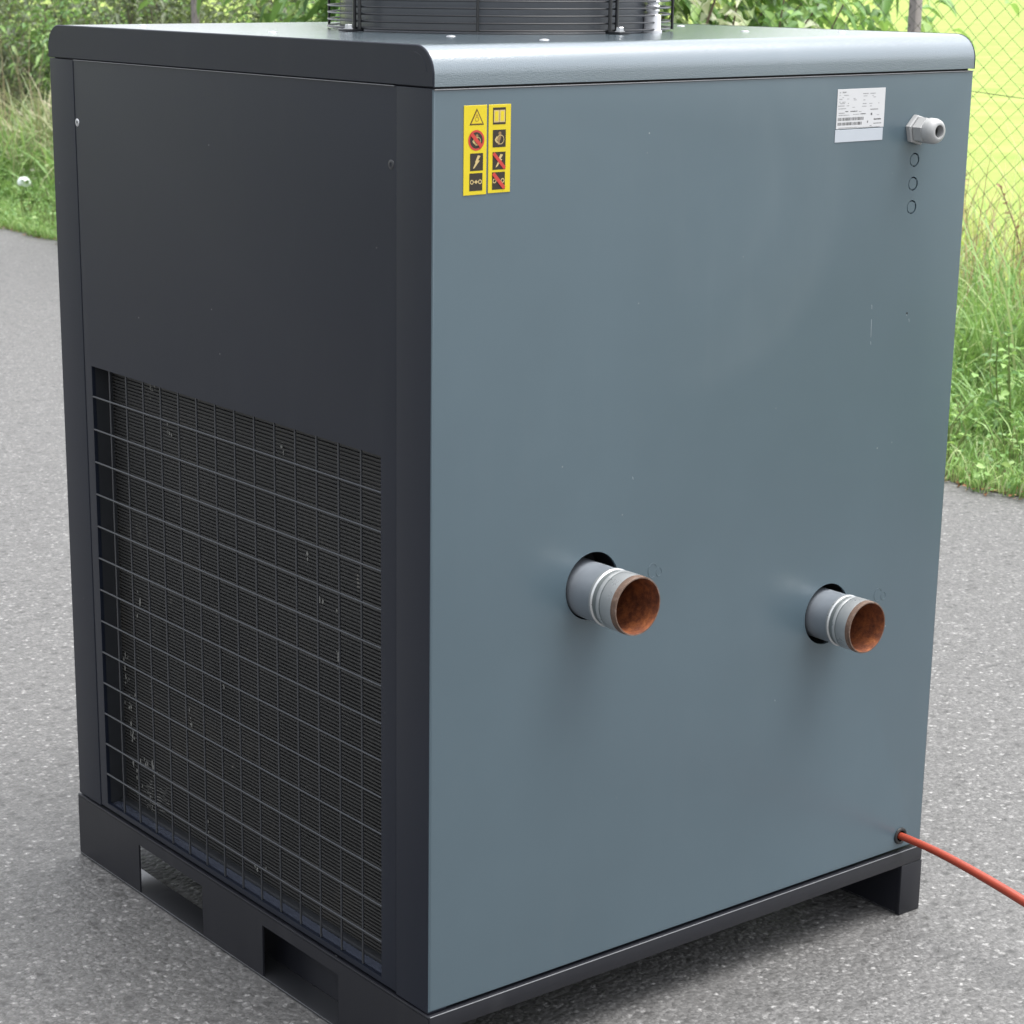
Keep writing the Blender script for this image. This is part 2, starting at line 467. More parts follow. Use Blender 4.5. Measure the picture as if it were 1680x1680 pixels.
obj('inner_frame', nbox(.058, W - .02, .058, D - .03, .14, 1.28), M['inside'], dryer)

# ---- front panel with real holes
P1, P2 = (.2655, .6515, .046), (.7194, .5315, .0455)
KNOCK = [(.849, 1.178), (.849, 1.1446), (.849, 1.1117)]
HOSE_C = (.9142, .1355)
fholes = [circle(P1[:2], P1[2]), circle(P2[:2], P2[2]), circle(HOSE_C, .0118, 28)] + [circle(k, .0099, 28) for k in KNOCK]
fp = obj('front_panel', sheet(lambda u, v, w: (u, w, v), .0004, W, .1135, 1.2985, fholes, r=.0030, depth=.02), M['front'], dryer)
for k in KNOCK:
    bm = bmesh.new()
    lathe(bm, (k[0], .0006, k[1]), (0, 1, 0), [(0, .0001), (0, .0078), (.0006, .0082), (.006, .0082)], 28)
    for a in (.6, 2.2, 4.4):
        c = Vector((k[0] + .0091 * math.cos(a), .0015, k[1] + .0091 * math.sin(a)))
        box(bm, c.x - .0011, c.x + .0011, c.y - .0006, c.y + .003, c.z - .0011, c.z + .0011)
    obj('knockout', bm, M['front'], fp)
    bm = bmesh.new(); lathe(bm, (k[0], .0042, k[1]), (0, 1, 0), [(0, .0001), (0, .0112)], 20)
    obj('knockout_backing', bm, M['inside'], fp, smooth=0)
# screw hole and scratches on the right of the panel
bm = bmesh.new(); lathe(bm, (.8534, -.0003, .9596), (0, 1, 0), [(0, .0001), (0, .0016), (.0006, .0019)], 10)
obj('chip_mark', bm, M['inside'], fp, smooth=0)
for x, z0, z1 in ((.7771, .9787, .972), (.7783, .958, .932), (.7792, .926, .921), (.858, .9515, .9465), (.8523, .9582, .9555), (.331, .79, .786), (.62, .42, .417)):
    wd = .00035; bm = bmesh.new()
    pts = [(x - wd, z0), (x + wd, z0), (x + wd * .6 + .001, z1), (x - wd * .6 + .001, z1)]
    bm.faces.new([bm.verts.new((a, -.0003, b)) for a, b in pts])
    obj('paint_scratch', bm, M['label2'], fp, smooth=0)

obj('edge_glint', nbox(.0015, W - .001, -.0014, .0012, 1.2974, 1.2987, bev=.0003, seg=1), M['glint'], fp)  # painted highlight line along the top of the front panel
# small embossed marks beside the two pipes
def emboss(cx, cz):
    bm = bmesh.new()
    tube(bm, [(cx + .008 * math.cos(a), -.0001, cz + .010 * math.sin(a)) for a in np.linspace(.5, 5.2, 14)], .0004, 5)
    tube(bm, [(cx + .012 + .005 * math.cos(a), -.0001, cz - .004 + .006 * math.sin(a)) for a in np.linspace(2, 7.5, 12)], .0004, 5)
    obj('stamped_mark', bm, M['front'], fp)
emboss(.372, .655); emboss(.828, .542)

# ---- left side (x = 0): corner posts, grille panel
def xs(u, v, w): return (w, u, v)
def xr(u, v, w): return (W - w, u, v)
GR = (.1075, .8737, .1222, .8415)
def post(fn, y0, y1): return sheet(fn, y0, y1, .1112, 1.2996, r=.0010, depth=.03)
obj('corner_post', post(xs, .0022, .0734), M['dark'], dryer)
obj('corner_post', post(xs, .8965, D), M['dark'], dryer)
sp = obj('side_panel', sheet(lambda u, v, w: (w + .0008, u, v), .0741, .8959, .1135, 1.2996,
         [[(GR[0], GR[2]), (GR[1], GR[2]), (GR[1], GR[3]), (GR[0], GR[3])]], r=.0011, depth=.03, hole_depth=.006), M['dark'], dryer)
obj('edge_glint', nbox(-.0012, .0020, .0765, .8935, 1.2988, 1.2999, bev=.0003, seg=1), M['glint'], sp)  # same painted highlight on the side panel's top edge
first = None
for k in range(14):
    y = .1549 + .0513 * k
    if first is None:
        first = obj('grille_bar', nbox(.0024, .0050, -.0016, .0016, GR[2], GR[3], bev=.0006, seg=1), M['edge'], sp)
        b = first
    else:
        b = first.copy(); link(b, sp)
    b.location = (0, y, 0)
firsth = None
for k in range(13):
    z = .7937 - .0517 * k
    if firsth is None:
        firsth = obj('grille_bar', tube(bmesh.new(), [(.0020, GR[0], 0), (.0020, GR[1], 0)], .0015, 12), M['bar_top'], sp, smooth=60)
        b = firsth
    else:
        b = firsth.copy(); link(b, sp)
    b.location = (0, 0, z)
# the tray under the grille and the cheeks beside the coil
obj('grille_ledge', nbox(.0072, .0372, GR[0] - .01, GR[1] + .006, .114, .1205, bev=.0008), M['ledge'], sp)
obj('grille_cheek', nbox(.0072, .0372, GR[1] + .0005, GR[1] + .008, .1207, GR[3] + .01), M['cheek'], sp)
obj('grille_cheek', nbox(.0072, .0372, GR[0] - .010, GR[0] - .003, .1207, GR[3] + .01), M['cheek'], sp)
for y, z in ((.8899, 1.2081), (.0847, 1.206), (.887, .150), (.083, .62)):
    bm = bmesh.new()
    lathe(bm, (.0008, y, z), (-1, 0, 0), [(0, .0060), (.0004, .0058), (.0007, .0052), (.0007, .0026), (-.0008, .0022), (-.0008, .0001)], 20)
    if z > 1: obj('screw', bm, M['zinc'] if y > .5 else M['edge'], sp)
    else: bm.free()

coil = obj('condenser_coil', nbox(.0407, .0437, .07, .90, .1207, .90), M['coil_back'], dryer)
bm = bmesh.new()
k = 0
rf = random.Random(5)
z = .1245
while z < .852:
    j = rf.uniform(-.0004, .0004)
    box(bm, .0365 + j, .0405, .09, .88, z, z + .0023)
    z += .00535
obj('ledge_shade_strip', nbox(.0240, .0362, GR[0] - .01, GR[1], .1207, .1262, bev=.0008), M['cheek'], coil)  # dark strip added as the shaded rear part of the ledge
fins = tag(obj('coil_fins', bm, M['fins'], coil, smooth=0), kind='stuff')
# dust flakes and bent fin spots caught on the coil
bm = bmesh.new()
for cy, cz, n, sy, sz in ((.855, .30, 16, .010, .03), (.86, .36, 6, .006, .02), (.80, .205, 12, .012, .01), (.79, .14, 8, .012, .01), (.845, .235, 6, .008, .012), (.66, .335, 4, .003, .02),
                          (.62, .165, 6, .004, .008), (.30, .60, 5, .003, .03), (.26, .56, 6, .004, .03), (.39, .80, 3, .004, .004), (.75, .82, 5, .008, .012), (.70, .76, 4, .005, .01),
                          (.47, .14, 5, .01, .004), (.33, .66, 2, .003, .006), (.56, .40, 2, .002, .01), (.815, .47, 3, .003, .02), (.83, .18, 5, .012, .02)):
    for _ in range(n):
        y = cy + rf.gauss(0, sy); zz = cz + rf.gauss(0, sz); s = rf.uniform(.0010, .0030); h = s * rf.uniform(.8, 3.2)
        pts = [(y + s * math.cos(a) * rf.uniform(.6, 1.2), zz + h * math.sin(a) * rf.uniform(.6, 1.2)) for a in np.linspace(0, 2 * PI, 7)[:-1]]
        bm.faces.new([bm.verts.new((.0358 - rf.uniform(0, .0004), a, b)) for a, b in pts])
M['dust'] = plain('pale_dust', (.15, .15, .14), .9, var=.4, scale=500)
for q in range(90):                                               # combed patch of bare fin edges low on the left
    y = .775 + rf.gauss(0, .024); k = int(rf.gauss(6, 2.2)); zz = .1245 + .00535 * max(0, k) + .0012 - (y - .775) * .1
    ln = rf.uniform(.003, .010)
    bm.faces.new([bm.verts.new((.0358 - rf.uniform(0, .0004), a, b)) for a, b in ((y, zz), (y + ln, zz), (y + ln, zz + .0009), (y, zz + .0009))])
tag(obj('dust_flakes', bm, M['dust'], coil, smooth=0), kind='stuff')

# ---- back and right side
obj('side_panel', sheet(xr, .0004, D, .1135, 1.2985, r=.0018, depth=.02), M['dark'], dryer)
obj('back_panel', sheet(lambda u, v, ww: (u, D - ww, v), .0004, W - .0004, .1135, 1.2985, r=.0018, depth=.02), M['dark'], dryer)

# ---- top cover: one folded sheet, rounded front and rear, charcoal end plates
def cover_profile(y_front, y_back, z0, zt, r, seg=10):
    p = [(y_front, z0)]
    p += [(y_front + r - r * math.cos(a), zt - r + r * math.sin(a)) for a in np.linspace(0, PI / 2, seg)]
    p += [(y_back - r + r * math.sin(a), zt - r + r * math.cos(a)) for a in np.linspace(0, PI / 2, seg)]
    p += [(y_back, z0)]
    return p
YF, YB, RC = -.0012, D + .001, .0345
prof = cover_profile(YF, YB, ZC + .0005, ZT, RC)
inner = cover_profile(YF + .003, YB - .003, ZC + .0005, ZT - .003, RC - .003)
bm = bmesh.new()
x0, x1 = .0012, W - .0012
n = len(prof)
A = [[bm.verts.new((x, y, z)) for y, z in prof] for x in (x0, x1)]
B = [[bm.verts.new((x, y, z)) for y, z in inner] for x in (x0, x1)]
for i in range(n - 1):
    bm.faces.new((A[0][i], A[1][i], A[1][i + 1], A[0][i + 1]))
    bm.faces.new((B[0][i], B[0][i + 1], B[1][i + 1], B[1][i]))
for i in (0, n - 1): bm.faces.new((A[0][i], B[0][i], B[1][i], A[1][i]))
cover = obj('top_cover', bm, M['cover'], dryer)
def end_plate(xa, xb):
    bm = bmesh.new()
    o = cover_profile(YF - .0004, YB + .0004, ZC, ZT + .0004, RC + .0004, 14)
    s = 1 if xb > xa else -1
    a = [bm.verts.new((xa + .0012 * s, y, z)) for y, z in o]
    c = cover_profile(YF + .0008, YB - .0008, ZC + .0010, ZT - .0008, RC - .001, 14)
    b = [bm.verts.new((xa, y, z)) for y, z in c]
    d = [bm.verts.new((xb, y, z)) for y, z in o]
    m = len(o)
    bm.faces.new(b)
    for i in range(m):
        j = (i + 1) % m
        bm.faces.new((a[i], a[j], b[j], b[i])); bm.faces.new((d[i], d[j], a[j], a[i]))
    # pressed bead following the corner
    q = [(.0105 + .026 - .026 * math.cos(t), ZT - .0085 - .026 + .026 * math.sin(t)) for t in np.linspace(.15, PI / 2, 12)]
    tube(bm, [(xa + .0004 * s, y, z) for y, z in q], .0008, 6)
    return bm
obj('end_plate', end_plate(-.0012, .0011), M['dark'], cover)
obj('end_plate', end_plate(W + .0012, W - .0011), M['dark'], cover)
for x, y in ((.2148, .2487), (.2357, .083), (.7439, .2417), (.8577, .1586), (.10, .86), (.86, .86), (.86, .50), (.10, .50)):
    bm = bmesh.new(); lathe(bm, (x, y, ZT - .0002), (0, 0, 1), [(0, .0066), (.0009, .0062), (.0017, .0045), (.0021, .0020), (.0022, .0001)], 18)
    obj('cover_screw', bm, M['zinc'], cover)
# closing strip behind the gap under the cover
obj('cover_lining', nbox(.006, W - .006, .006, D - .006, 1.282, 1.312), M['inside'], dryer)

# ---- roof fan: shroud ring, wire basket, motor, blades
FC = Vector((.482, .485, ZT))
FR = .2495
bm = bmesh.new()
lathe(bm, FC, (0, 0, 1), [(.0005, .243), (.0006, .2355), (.004, .233), (.10, .231), (.105, .234), (.105, .2285), (.004, .2275)], 96)
fan = obj('fan_shroud', bm, M['shroud'], dryer)
guard = obj('fan_guard', ring_tube(bmesh.new(), (FC.x, FC.y, ZT + .0045), FR, .0016, 96), M['rod'], dryer)
ring0 = None
for k in range(1, 19):
    if ring0 is None:
        ring0 = obj('guard_ring', ring_tube(bmesh.new(), (FC.x, FC.y, ZT), FR, .00135, 96), M['rod'], guard); b = ring0
    else:
        b = ring0.copy(); link(b, guard)
    b.location = (0, 0, .0045 + .0097 * k)
for k in range(1, 15):                                           # the domed lid of the basket
    rr = FR - .016 * k
    obj('guard_ring', ring_tube(bmesh.new(), (FC.x, FC.y, ZT + .188 + .012 * math.sin(k / 14 * PI / 2)), rr, .00135, 72), M['rod'], guard)
for k in range(8):
    a = PI / 4 * k
    e = Vector((math.cos(a), math.sin(a), 0)); s = Vector((-e.y, e.x, 0))
    rr = FR + .0030
    top = [FC + e * rr + Vector((0, 0, .003)), FC + e * rr + Vector((0, 0, .176)), FC + e * (rr - .004) + Vector((0, 0, .186)), FC + e * (rr - .02) + Vector((0, 0, .1915)), FC + e * .03 + Vector((0, 0, .2035))]
    if k % 2:
        bm = bmesh.new(); tube(bm, top, .0021, 8)
        obj('guard_rod', bm, M['rod'], guard)
    else:
        bm = bmesh.new()
        for off in (-.0062, .0062):
            tube(bm, [p + s * off for p in top], .0026, 8)
        # foot tab turned outwards with its bolt
        bm2 = bmesh.new()
        box(bm2, 0, .030, -.0105, .0105, .0006, .0036, .0012)
        bmesh.ops.transform(bm2, matrix=Matrix.Translation(FC + e * (FR - .002)) @ Matrix.Rotation(a, 4, 'Z'), verts=bm2.verts)
        me = bpy.data.meshes.new('tmp'); bm2.to_mesh(me); bm2.free(); bm.from_mesh(me); bpy.data.meshes.remove(me)
        leg = obj('guard_leg', bm, M['rod'], guard)
        c = FC + e * (FR + .017)
        bm = bmesh.new(); lathe(bm, c, (0, 0, 1), [(.0036, .0075), (.0046, .0075), (.0046, .0056), (.0092, .0056), (.0100, .0048), (.0100, .0001)], 6)
        obj('bolt', bm, M['zinc'], leg, smooth=20)
bm = bmesh.new(); lathe(bm, FC, (0, 0, 1), [(-.02, .05), (.085, .05), (.095, .042), (.097, .0001)], 40)
obj('fan_motor', bm, M['black'], dryer)
blade0 = None
for k in range(6):
    if blade0 is None:
        bm = bmesh.new(); pv = None
        for r_, hw, tw in ((.048, .035, .70), (.10, .05, .55), (.16, .062, .42), (.218, .066, .32)):
            row = []
            for t in np.linspace(-1, 1, 6):
                row.append(bm.verts.new((r_, t * hw * math.cos(tw) + .012 * (r_ / .2), .05 + t * hw * math.sin(tw) + .006 * (1 - t * t))))
            if pv:
                for i in range(5): bm.faces.new((pv[i], pv[i + 1], row[i + 1], row[i]))
            pv = row
        bmesh.ops.solidify(bm, geom=bm.faces[:], thickness=.002)
        blade0 = obj('fan_blade', bm, M['black'], dryer); b = blade0
    else:
        b = blade0.copy(); link(b, dryer)
    b.location = FC; b.rotation_euler = (0, 0, PI / 3 * k)

# white ribbed conduit feeding the fan
CC = Vector((.583, .264, ZT))
bm = bmesh.new()
lathe(bm, CC, (0, 0, 1), [(0, .0138), (.003, .0140), (.0035, .0122), (.024, .0118), (.025, .0096)], 24)
cond = obj('fan_conduit', bm, M['white_plastic'], dryer)
bm = bmesh.new()
pts, rad = [], []
for i in range(150):
    t = i / 149
    h = .024 + .20 * t
    pts.append(CC + Vector((-.10 * max(0, t - .55) ** 1.6, .10 * max(0, t - .55) ** 1.6, h)))
    rad.append(.0085 + .0018 * math.cos(i * 1.35))
tube(bm, pts, rad, 18)
obj('ribbed_hose', bm, M['white_plastic'], cond, smooth=60)

# ---- the two pipe stubs
def pipe(c, ye, Rr, name='pipe_stub'):
    bm = bmesh.new()
    L = ye
    prof = [(-.16, Rr - .002), (.0, Rr - .002), (L * .40, Rr - .0018), (L * .425, Rr - .0006), (L * .465, Rr - .0003), (L * .485, Rr - .0022), (L * .56, Rr - .0024), (L * .58, Rr - .0006),
            (L * .62, Rr - .0003), (L * .64, Rr - .0010), (L * .665, Rr - .0010), (L * .68, Rr - .0003), (L * .90, Rr - .0002), (L * .985, Rr - .0005), (L, Rr - .0010), (L, Rr - .0026), (L * .97, Rr - .0036), (-.16, Rr - .0036)]
    mi = [1, 1, 1, 0, 0, 4, 0, 0, 0, 4, 0, 0, 2, 2, 2, 3, 3]
    lathe(bm, (c[0], 0, c[1]), (0, -1, 0), prof, 64, mi)
    o = obj(name, bm, [M['galv'], M['galv_dull'], M['rust_edge'], M['rust'], M['groove']], dryer)
    bm = bmesh.new(); lathe(bm, (c[0], .157, c[1]), (0, -1, 0), [(0, .0001), (0, Rr - .0030)], 40)
    obj('bore_end', bm, M['rust'], o, smooth=0)
    return o
pipe((.2645, .6455), .091, .0398)
pipe((.7190, .5305), .079, .0386)
# weld seam running inside the first bore
bm = bmesh.new(); tube(bm, [(.2645 - .0265, .0 - .080, .6455 - .0205), (.2645 - .0262, .0, .6455 - .0208), (.2645 - .0262, .12, .6455 - .0208)], .0013, 6)
obj('weld_seam', bm, M['rust_edge'], dryer)
for c in (P1, P2):                                               # dark foam lining seen in the gap round each pipe
    bm = bmesh.new(); lathe(bm, (c[0], 0, c[1]), (0, 1, 0), [(.0042, c[2] + .006), (.05, c[2] + .004), (.05, .030)], 48)
    obj('pipe_collar', bm, M['black'], dryer)

# ---- cable gland
g = Vector((.8465, 0, 1.2200))
bm = bmesh.new(); lathe(bm, g, (0, -1, 0), [(0, .0001), (.0, .0212), (.0010, .0218), (.0068, .0218), (.0082, .0198), (.0082, .0170), (.0095, .0168)], 6)
gl = obj('cable_gland', bm, M['grey_plastic'], dryer, smooth=20)
bm = bmesh.new(); lathe(bm, g, (0, -1, 0), [(.0082, .0160), (.0100, .0188), (.0235, .0188), (.0250, .0172), (.0250, .0150)], 6)
obj('gland_nut', bm, M['grey_plastic'], gl, smooth=20)
bm = bmesh.new(); lathe(bm, g, (0, -1, 0), [(.0245, .0165), (.0262, .0165), (.0270, .0180), (.0350, .0178), (.0400, .0160), (.0430, .0130), (.0438, .0100), (.0434, .0088), (.030, .0084), (.028, .0001)], 40)
obj('gland_cap', bm, M['grey_plastic'], gl)
bm = bmesh.new(); lathe(bm, g, (0, -1, 0), [(.0330, .0001), (.0330, .0083)], 24)
obj('gland_seal', bm, M['black'], gl, smooth=0)

# ---- black grommet where the hose leaves the cabinet
bm = bmesh.new(); lathe(bm, (HOSE_C[0], .004, HOSE_C[1]), (0, -1, 0), [(0, .0118), (.0042, .0122), (.0048, .0135), (.0066, .0130), (.0074, .0112), (.0066, .0088), (-.01, .0084), (-.02, .0001)], 32)
obj('grommet', bm, M['black'], dryer)

# ---- yellow safety stickers with pictograms (flat print in layers 0.12 mm apart)
LAY = .00012
def prn(bm, pts, lay, mi, y=-.0009):
    f = bm.faces.new([bm.verts.new((a, y - LAY * lay, b)) for a, b in pts]); f.material_index = mi
def bar(bm, a, b, wd, lay, mi):
    a, b = Vector(a), Vector(b); d = (b - a).normalized(); s = Vector((-d.y, d.x)) * wd / 2
    prn(bm, [a + s, b + s, b - s, a - s], lay, mi)
def ringp(bm, c, ro, ri, lay, mi, n=28):
    A = circle(c, ro, n); B = circle(c, ri, n)
    for i in range(n):
        j = (i + 1) % n; prn(bm, [A[i], A[j], B[j], B[i]], lay, mi)
PM = [M['pict'], M['cream'], M['red'], M['tan'], M['orange'], M['yellow']]
def sticker(x0, x1, z0, z1):
    o = obj('warning_sticker', nbox(x0, x1, -.0008, -.0001, z0, z1, bev=.0003, seg=1), M['yellow'], dryer, smooth=0)
    return o
def rect(x0, x1, z0, z1): return [(x0, z0), (x1, z0), (x1, z1), (x0, z1)]
def pict(parent, fn):
    bm = bmesh.new(); fn(bm); obj('pictogram', bm, PM, parent, smooth=0)
s1 = sticker(.0451, .0798, 1.1734, 1.2788)
s2 = sticker(.0824, .1164, 1.1742, 1.2788)
def pic_tri(bm):
    c = .0643
    prn(bm, [(c - .0108, 1.2558), (c + .0108, 1.2558), (c, 1.2752)], 1, 0)
    prn(bm, [(c - .0092, 1.2568), (c + .0092, 1.2568), (c, 1.2734)], 2, 4)
    prn(bm, [(c - .0078, 1.2576), (c + .0078, 1.2576), (c, 1.2717)], 3, 5)
    ringp(bm, (c, 1.2625), .0030, .0020, 4, 4)
    prn(bm, [(c - .0018, 1.2660), (c + .0018, 1.2660), (c, 1.2695)], 4, 4)
def figure(bm, cx, cz, s, lay, mi, mi2):
    prn(bm, circle((cx + .1 * s, cz + .62 * s), .23 * s, 16), lay, mi)
    prn(bm, [(cx - .25 * s, cz + .34 * s), (cx + .35 * s, cz + .38 * s), (cx + .18 * s, cz - .2 * s), (cx - .38 * s, cz - .15 * s)], lay, mi)
    bar(bm, (cx - .3 * s, cz + .25 * s), (cx - .62 * s, cz - .18 * s), .2 * s, lay, mi2)
    bar(bm, (cx - .62 * s, cz - .15 * s), (cx - .25 * s, cz - .5 * s), .2 * s, lay + 1, mi2)
    bar(bm, (cx - .05 * s, cz - .15 * s), (cx - .1 * s, cz - .75 * s), .3 * s, lay + 1, mi)
    ringp(bm, (cx + .18 * s, cz - .12 * s), .58 * s, .50 * s, lay + 2, mi2, 22)
def pic_no_touch(bm):
    c = (.0638, 1.2378)
    prn(bm, circle(c, .0122, 36), 1, 2); prn(bm, circle(c, .0096, 32), 2, 0)
    figure(bm, c[0], c[1], .0085, 3, 3, 1)
    bar(bm, (c[0] - .0078, c[1] + .0078), (c[0] + .0078, c[1] - .0078), .0046, 7, 2)
def bolt_shape(bm, cx, cz, lay):
    k = .0098
    prn(bm, [(cx + x * k, cz + y * k) for x, y in ((.62, .72), (.20, .80), (-.22, -.02), (.10, -.02))], lay, 1)
    prn(bm, [(cx + x * k, cz + y * k) for x, y in ((.52, .18), (-.02, .18), (-.55, -.80), (-.30, -.72))], lay + 1, 1)
def pic_bolt(bm):
    prn(bm, rect(.0547, .0742, 1.2020, 1.2226), 1, 0); bolt_shape(bm, .0642, 1.2123, 2)
def chain(bm, cx, cz, lay):
    for sx in (-1, 1):
        ringp(bm, (cx + sx * .0062, cz), .0028, .0017, lay, 1, 18)
    bar(bm, (cx - .0042, cz), (cx + .0042, cz), .0010, lay + 1, 1)
    prn(bm, [(cx - .0022, cz), (cx, cz - .0026), (cx + .0022, cz), (cx, cz + .0026)], lay + 2, 1)
def pic_chain(bm):
    prn(bm, rect(.0539, .0736, 1.1783, 1.1992), 1, 0); chain(bm, .0637, 1.1888, 2)
for f in (pic_tri, pic_no_touch, pic_bolt, pic_chain): pict(s1, f)
def pic_book(bm):
    prn(bm, rect(.0887, .1082, 1.2553, 1.2752), 1, 0)
    for a, b in ((.0899, .0983), (.0987, .1070)):
        prn(bm, rect(a, b, 1.2578, 1.2722), 2, 1); prn(bm, rect(a + .0016, b - .0016, 1.2594, 1.2708), 3, 5)
def pic_mask(bm):
    prn(bm, rect(.0887, .1086, 1.2284, 1.2490), 1, 0); figure(bm, .0984, 1.2385, .0098, 2, 3, 1)
def pic_nobolt(bm):
    prn(bm, rect(.0888, .1085, 1.2018, 1.2228), 1, 0); bolt_shape(bm, .0985, 1.2123, 2)
    bar(bm, (.0898, 1.2216), (.1075, 1.2030), .0042, 5, 2)
def pic_nochain(bm):
    prn(bm, rect(.0884, .1080, 1.1781, 1.1989), 1, 0); chain(bm, .0982, 1.1885, 2)
    bar(bm, (.0894, 1.1977), (.1070, 1.1793), .0046, 6, 2)
for f in (pic_book, pic_mask, pic_nobolt, pic_nochain): pict(s2, f)

# ---- white data plate: the print is too small to read, only its grey lines show
X0, X1, Z0, Z1 = .6838, .7794, 1.2267, 1.2799
npl = obj('data_plate', nbox(X0, X1, -.0006, -.0001, Z0, Z1, bev=.0002, seg=1), M['label'], dryer, smooth=0)
obj('lower_label', nbox(.6826, .7782, -.0007, -.0001, 1.2089, 1.2255, bev=.0002, seg=1), M['label2'], dryer, smooth=0)
def lines(name, items, mat, yy=-.0007):
    bm = bmesh.new()
    for x, z, ln, h in items:
        a = X0 + x * (X1 - X0); c = Z1 - z * (Z1 - Z0); b = a + ln * (X1 - X0)
        rr = random.Random(int(x * 1e4 + z * 1e3))
        q = a
        while q < b:                                             # broken into letter sized dashes
            s = rr.uniform(.0007, .0017); e = min(q + s, b)
            prn(bm, rect(q, e, c - h / 2 * rr.uniform(.7, 1), c + h / 2 * rr.uniform(.7, 1)), 0, 0, yy)
            q = e + rr.uniform(.0002, .0006)
    return obj(name, bm, mat, npl, smooth=0)
lines('printed_text', [(.04, .085, .025, .0014), (.10, .08, .08, .0022), (.04, .155, .03, .001), (.13, .155, .10, .001), (.10, .21, .03, .001), (.04, .25, .06, .0012), (.20, .25, .04, .001), (.04, .32, .03, .0012),
                       (.10, .325, .07, .001), (.06, .36, .1, .001), (.22, .36, .02, .001), (.02, .42, .13, .0013), (.20, .42, .05, .001), (.03, .49, .16, .001), (.33, .25, .04, .0012), (.34, .28, .06, .001),
                       (.32, .465, .05, .001), (.53, .13, .11, .0013), (.68, .13, .11, .0013), (.54, .19, .08, .001), (.72, .19, .03, .001), (.75, .225, .05, .0012), (.54, .29, .04, .0013), (.53, .38, .08, .0011),
                       (.67, .385, .06, .001), (.86, .38, .015, .0018), (.52, .45, .09, .001), (.68, .45, .04, .001), (.04, .60, .12, .0012), (.04, .655, .22, .0012), (.34, .645, .12, .001), (.48, .64, .13, .0012),
                       (.46, .58, .05, .001), (.84, .68, .05, .001), (.46, .985, .46, .0009)], M['faint'])
lines('printed_text', [(.17, .565, .07, .0014), (.28, .565, .15, .0015), (.51, .64, .09, .0013), (.70, .535, .16, .0013), (.71, .655, .03, .0035), (.64, .85, .02, .0035), (.78, .79, .15, .0022), (.78, .895, .16, .0014),
                       (.70, .955, .04, .001), (.05, .975, .40, .0008)], M['ink'])
def barcode(x, z, ln, h, seed):
    bm = bmesh.new(); rr = random.Random(seed)
    a = X0 + x * (X1 - X0); b = a + ln * (X1 - X0); c = Z1 - z * (Z1 - Z0)
    while a < b:
        s = rr.choice((.0004, .0008, .0012)); prn(bm, rect(a, a + s, c - h / 2, c + h / 2), 0, 0, -.0007); a += s + rr.choice((.0004, .0006, .001))
    obj('barcode', bm, M['ink'], npl, smooth=0)
barcode(.03, .755, .52, .0042, 2); barcode(.03, .875, .49, .0040, 7)

# ================================================================== ORANGE HOSE
pts = []
ctrl = [(.9142, .02, .1355), (.9142, -.06, .1350), (.9146, -.14, .1275), (.916, -.24, .1120), (.922, -.36, .086), (.935, -.50, .050), (.96, -.64, .020), (1.02, -.78, .0096), (1.10, -.94, .0088), (1.25, -1.15, .0088), (1.6, -1.45, .0088), (2.1, -1.65, .0088)]
C_ = [Vector(c) for c in ctrl]
for i in range(len(C_) - 1):
    p0, p1, p2, p3 = C_[max(i - 1, 0)], C_[i], C_[i + 1], C_[min(i + 2, len(C_) - 1)]
    for s in range(8):
        t = s / 8
        pts.append(.5 * ((2 * p1) + (p2 - p0) * t + (2 * p0 - 5 * p1 + 4 * p2 - p3) * t * t + (3 * p1 - p0 - 3 * p2 + p3) * t ** 3))
pts.append(C_[-1])
bm = bmesh.new(); tube(bm, pts, [.0056 + .0020 * min(1, i / 26) for i in range(len(pts))], 16)
tag(obj('hose', bm, M['hose'], smooth=60), 'thin orange red rubber hose coming out of the lower right corner of the cabinet', 'hose')

# ================================================================== CHAIN LINK FENCE
FX, FH, BAY = 5.3, 1.62, 2.83
fence = empty('chain_link_fence', (FX, 3.7, 0), 'chain link fence with weathered posts between the verge and the bright meadow', 'fence')
posts_y = [3.89 + BAY * k for k in range(-2, 6)]
post0 = None
for y in posts_y:
    if post0 is None:
        post0 = obj('post', nbox(-.02, .02, -.02, .02, -.1, FH + .08, bev=.004), M['post'], fence); b = post0
    else:
        b = post0.copy(); link(b, fence)
    b.location = (FX + .024, y, 0); b.rotation_euler = (R(random.Random(int(y * 10)).uniform(-.8, .8)), 0, 0)

def mesh_from(name, verts, faces_flat, loops, mats, parent=None, tint=None, smooth=False):
    """fast mesh from numpy arrays; faces given as loop counts"""
    me = bpy.data.meshes.new(name)
    nv, nl, nf = len(verts), len(faces_flat), len(loops)
    me.vertices.add(nv); me.vertices.foreach_set('co', np.asarray(verts, np.float32).ravel())
    me.loops.add(nl); me.loops.foreach_set('vertex_index', np.asarray(faces_flat, np.int32))
    me.polygons.add(nf)
    st = np.concatenate(([0], np.cumsum(loops)[:-1])).astype(np.int32)
    me.polygons.foreach_set('loop_start', st)
    me.update(calc_edges=True); me.validate()
    if tint is not None:
        at = me.attributes.new('tint', 'FLOAT', 'POINT'); at.data.foreach_set('value', np.asarray(tint, np.float32))
    if smooth: me.polygons.foreach_set('use_smooth', np.ones(nf, bool))
    for m in (mats if isinstance(mats, (list, tuple)) else [mats]): me.materials.append(m)
    return link(bpy.data.objects.new(name, me), parent)

